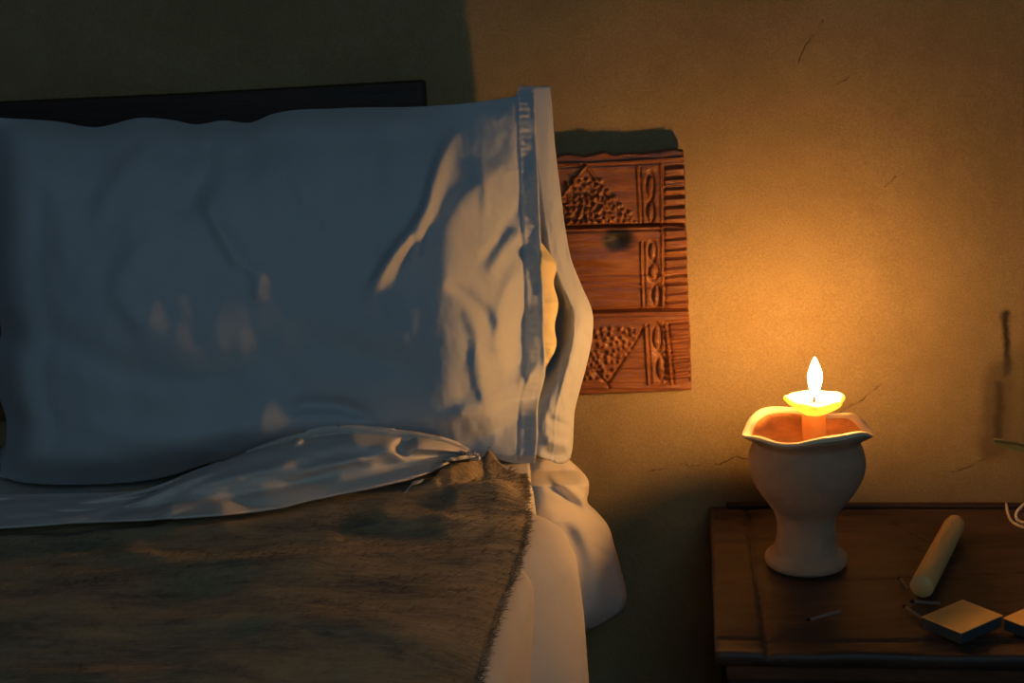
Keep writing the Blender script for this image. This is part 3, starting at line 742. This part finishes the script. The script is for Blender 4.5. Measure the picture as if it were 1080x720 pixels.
def lathe(profile, c, warp=True):
    V_ = []
    for (r, h) in profile:
        for i in range(NT_):
            th = 2*PI*i/NT_; dz, dr = waves(th); wgt = max(0, (h-124)/23)**1.4 if warp else 0
            wob = 1 + .010*math.sin(2*th+h*.02) + .006*math.sin(5*th+h*.1)
            rr = (r*wob + dr*wgt*(r > 30))*k_
            V_.append((c[0]+rr*math.cos(th), c[1]+rr*math.sin(th), TZ + (h + dz*wgt*(1 if r > 45 else 0))*k_*VC))
    return V_
holder = empty('candle_holder', c0); tag(holder, 'grey clay goblet candle holder with a wavy rim, standing on the nightstand', 'candle holder')
vo = lathe(outer, c0); vi_ = lathe(inner, c0)
fo = grid_faces(NT_, 90, True)
cup = mesh('goblet', vo, fo, M_CLAY, holder)
rc_ = lathe(curve(rimp, np.linspace(0, 1, 12)), c0)
rimo = mesh('rim', rc_, grid_faces(NT_, 12, True), M_CLAYRIM, holder); tag(rimo, 'wavy clay rim, candlelight painted on in pale cream')
vin = vi_; fin = grid_faces(NT_, 40, True)
cin = mesh('bowl_lining', vin, fin, M_CLAYIN, holder); tag(cin, 'inside of the clay bowl, candle glow painted on in orange')
# ------------------------------------------------------------------ burning candle
can = empty('candle', (c0[0], c0[1], TZ+131*k_*VC)); tag(can, 'short burning candle stub with a flared collar of melted wax in the clay bowl', 'candle')
cc = np.array([c0[0]+7*k_, c0[1], 0])
def ring(profile, nth=72, f=None):
    V_ = []
    for (r, h) in profile:
        for i in range(nth):
            th = 2*PI*i/nth; m = f(th, r, h) if f else (1, 0)
            V_.append((cc[0]+r*m[0]*k_*math.cos(th), cc[1]+r*m[0]*k_*math.sin(th), TZ+(h+m[1])*k_*VC))
    return V_
sp = [(0.01, 132.4), (11.8, 132.2), (12, 135), (12, 150), (12, 160), (9.5, 169), (5, 170), (.01, 170)]
stub = curve(sp, np.linspace(0, 1, 30)); mesh('wax_stub', ring(stub, f=lambda th, r, h: (1+.02*math.sin(3*th+h*.2), 0)), grid_faces(72, 30, True), M_STUB, can)
dp = [(11, 158), (16, 161), (22, 164.5), (27, 168), (29.5, 171.5), (29, 174), (25, 174.5), (18, 172), (12, 169.5), (6, 168.5), (.01, 168)]
dish = curve(dp, np.linspace(0, 1, 44))
mesh('wax_collar', ring(dish, f=lambda th, r, h: (1+(.07*math.sin(3*th+1)+.04*math.sin(7*th)+.03*math.sin(11*th+2))*(r/29.5)**2, (.9*math.sin(2*th+.5)+.5*math.sin(5*th))*(r/29.5)**2)), grid_faces(72, 44, True), M_WAX, can)
wp = [(cc[0], cc[1], TZ+166*k_*VC), (cc[0]+.0004, cc[1], TZ+176*k_*VC), (cc[0]+.0012, cc[1], TZ+183*k_*VC)]
v, f = tube_vf(wp, .0011, 8); mesh('wick', v, f, M_CHAR, can)
kf = NT('flame'); kf.b.inputs['Base Color'].default_value = (0, 0, 0, 1)
FLAME_E = 780.
tc = kf.n('ShaderNodeTexCoord'); sp_ = kf.n('ShaderNodeSeparateXYZ'); kf.l(tc.outputs['Generated'], sp_.inputs[0])
fc = kf.ramp(sp_.outputs[2], [(0, (.10, .16, .55)), (.10, (.45, .30, .25)), (.24, (1, .46, .118)), (1, (1, .455, .112))])
kf.l(fc, kf.b.inputs['Emission Color'])
fs = kf.n('ShaderNodeMapRange'); kf.l(sp_.outputs[2], fs.inputs[0])
for i, v_ in enumerate((0, .40, 4, FLAME_E*1.12)): fs.inputs[i+1].default_value = v_
kf.l(fs.outputs[0], kf.b.inputs['Emission Strength'])
fp = [(.01, 175), (2.6, 176.5), (4.4, 181), (6.2, 188), (7.3, 194), (6.7, 200), (4.6, 206), (2.8, 211), (1.0, 214.5), (.01, 216)]
fl2 = curve(fp, np.linspace(0, 1, 20))
V_ = []
for (r, h) in fl2:
    for i in range(16):
        th = 2*PI*i/16; V_.append((cc[0]+.0008*math.sin((h-175)*.07)+r*k_*math.cos(th), cc[1]+r*k_*math.sin(th), TZ+(h)*k_*VC))
flo = mesh('flame', V_, grid_faces(16, 20, True), kf.m, can); tag(flo, 'bright yellow-white flame')

# ------------------------------------------------------------------ spare candle lying on the table
r_ = .0118
pa = at_z(972, 619, TZ+.0125); pb = at_z(1009, 549, TZ+.0125); dirn = (pb-pa)/np.linalg.norm(pb-pa); L = np.linalg.norm(pb-pa)
cd = empty('candle', (pa+pb)/2 - np.array([0, 0, .0125])); tag(cd, 'unlit yellowish candle lying on its side on the nightstand', 'candle')
pts = [pa+dirn*t*L for t in (0, .01, .03, .3, .6, .9, .955, .985, 1.0)]
v, f = tube_vf(pts, [r_*.9, r_*1.0, r_, r_*1.0, r_*.98, r_*.96, r_*.85, r_*.6, r_*.3], 28); mesh('wax_body', v, f, M_WAX2, cd)
for dx in (-.0018, .0016):
    sd = np.cross(dirn, [0, 0, 1]); q0 = pb - dirn*.002 + sd*dx
    v, f = tube_vf([q0, q0+dirn*.005+np.array([0, 0, .001]), q0+dirn*.009+sd*dx*.4+np.array([0, 0, .003])], .0006, 6); mesh('wick', v, f, M_WICK, cd)

# ------------------------------------------------------------------ matchboxes and loose matches
def matchbox(corners, label, h=.013):
    c4 = at_z(np.array([c[0] for c in corners], float), np.array([c[1] for c in corners], float), np.full(4, TZ+h+.001))
    ctr = c4.mean(0); root = empty('matchbox', (ctr[0], ctr[1], TZ)); tag(root, label, 'matchbox')
    e1 = ((c4[1]-c4[0])+(c4[2]-c4[3]))/2; e2 = ((c4[3]-c4[0])+(c4[2]-c4[1]))/2
    l1, l2 = np.linalg.norm(e1), np.linalg.norm(e2); a = math.atan2(e1[1], e1[0]); b = math.atan2(e2[1], e2[0]); a = (a + b - math.copysign(PI/2, math.sin(b-a)))/2
    z0 = TZ+.001
    v, f = box_vf(ctr[0], ctr[1], z0+h/2, l1-.002, l2-.002, h-.0016, a); bevel(mesh('striking_sides', v, f, M_STRIKE, root, False), .0006)
    v, f = box_vf(ctr[0], ctr[1], z0+h-.0005, l1, l2, .001, a); bevel(mesh('top_card', v, f, M_CARD, root, False), .0004)
    return root
matchbox([(974, 650), (1015, 631), (1055, 648), (1015, 669)], 'yellow-topped matchbox lying flat below the unlit candle')
matchbox([(1068, 652), (1094, 631), (1130, 650), (1104, 672)], 'matchbox cut off by the right edge of the photo')
def match(pa_, pb_, label, z=.0028, hd=None):
    a = at_z(*pa_, TZ+z); b = at_z(*pb_, TZ+z); root = empty('matchstick', (a+b)/2 - np.array([0, 0, z])); tag(root, label, 'match')
    u_ = (b-a)/np.linalg.norm(b-a); w_ = np.cross(u_, [0, 0, 1]); r = .0011
    V_ = [tuple(p+w_*sx*r+np.array([0, 0, sz*r])) for p in (a, b) for sx, sz in ((-1, -1), (1, -1), (1, 1), (-1, 1))]
    F_ = [(0, 1, 2, 3), (7, 6, 5, 4), (0, 4, 5, 1), (1, 5, 6, 2), (2, 6, 7, 3), (3, 7, 4, 0)]
    mesh('stick', V_, F_, M_MATCH, root, False)
    v, f = tube_vf([b-u_*.001, b+u_*.001, b+u_*.0025, b+u_*.004], [.0011, .0019, .0017, .0006], 10); mesh('match_head', v, f, M_CHAR, root)
match((886, 644), (854, 653), 'matchstick lying alone below the clay candle holder')
match((992, 636), (964, 634), 'matchstick lying level with its tip behind the matchbox corner')
match((973, 652), (955, 640), 'slanting matchstick leading down to the left corner of the matchbox')
match((957, 621), (949, 610), 'short matchstick beside the foot of the unlit candle')

# ------------------------------------------------------------------ dried sprig reaching in from the right
sg_ = empty('dried_plant', at_z(1110, 560, TZ)); tag(sg_, 'pale curling stems and a leaf at the right end of the nightstand', 'plant')
sbase = at_z(1110, 560, TZ+.004)
def ptube(lst, r, name, mat):
    P_ = np.array([at_z(x, y, TZ+d) if d < .05 else at_d(x, y, d) for x, y, d in lst]); t = np.linspace(0, 1, 40)
    c = curve(P_, t); v, f = tube_vf(c, list(np.interp(t, [0, .1, 1], [r*.6, r, r])), 10); return mesh(name, v, f, mat, sg_)
ptube([(1061, 530, .012), (1063, 541, .006), (1069, 551, .004), (1080, 556, .004), (1096, 558, .006), (1110, 560, .006)], .0017, 'curled_stem', M_WIRE)
ptube([(1090, 527, .030), (1080, 532, .024), (1072, 541, .014), (1073, 548, .010), (1083, 552, .010), (1110, 560, .006)], .0018, 'curled_stem', M_WIRE)
ptube([(1110, 560, .006), (1108, 535, .03), (1102, 500, .11), (1092, 470, .08)], .002, 'stem', M_LEAF)
nl = 30; lf = []
for i in range(nl):
    t = i/(nl-1); x = 1048 + 46*t; y = 463.5 + 9*t*t; h = 1 + 9*math.sin(PI*min(1, t*.9+.05))**.8
    for j in range(5): lf.append(at_d(x, y+h*j/4*.9, .075+.004*abs(j-2)))
lm = mesh('leaf', lf, grid_faces(5, nl), M_LEAF, sg_); solid(lm, .0008, 0)
ptube([(1048, 463, .077), (1058, 464, .077), (1068, 465.5, .077), (1092, 470, .08)], .0006, 'leaf_edge', M_WIRE)

# ------------------------------------------------------------------ light: the flame itself, plus dim evening daylight
L1 = bpy.data.lights.new('window_daylight', 'AREA'); L1.shape = 'RECTANGLE'; L1.size = 1.0; L1.size_y = 1.2; L1.spread = 1.75; L1.energy = 1.9; L1.color = (.46, .76, .92)
lo = bpy.data.objects.new('window_daylight', L1); lo.location = (.35, -2.9, 1.9); COL.objects.link(lo)
lo.rotation_euler = (Vector((-.02, 0, .95))-Vector(lo.location)).to_track_quat('-Z', 'Y').to_euler()
wd = bpy.data.worlds.new('dusk'); S.world = wd; wd.use_nodes = True
wd.node_tree.nodes['Background'].inputs[0].default_value = (.50, .68, 1.0, 1); wd.node_tree.nodes['Background'].inputs[1].default_value = .034

# ------------------------------------------------------------------ camera and colour
cam = bpy.data.cameras.new('camera'); cam.sensor_width = 36; cam.lens = F_PX*36/1080; cam.clip_start = .05
co = bpy.data.objects.new('camera', cam); COL.objects.link(co)
co.matrix_world = Matrix(((_R[0], _U[0], -_F[0], CAM[0]), (_R[1], _U[1], -_F[1], CAM[1]), (_R[2], _U[2], -_F[2], CAM[2]), (0, 0, 0, 1)))
S.camera = co

S.view_settings.view_transform = 'Standard'; S.view_settings.look = 'None'; S.view_settings.gamma = 1; S.view_settings.use_curve_mapping = False
S.view_settings.exposure = 0
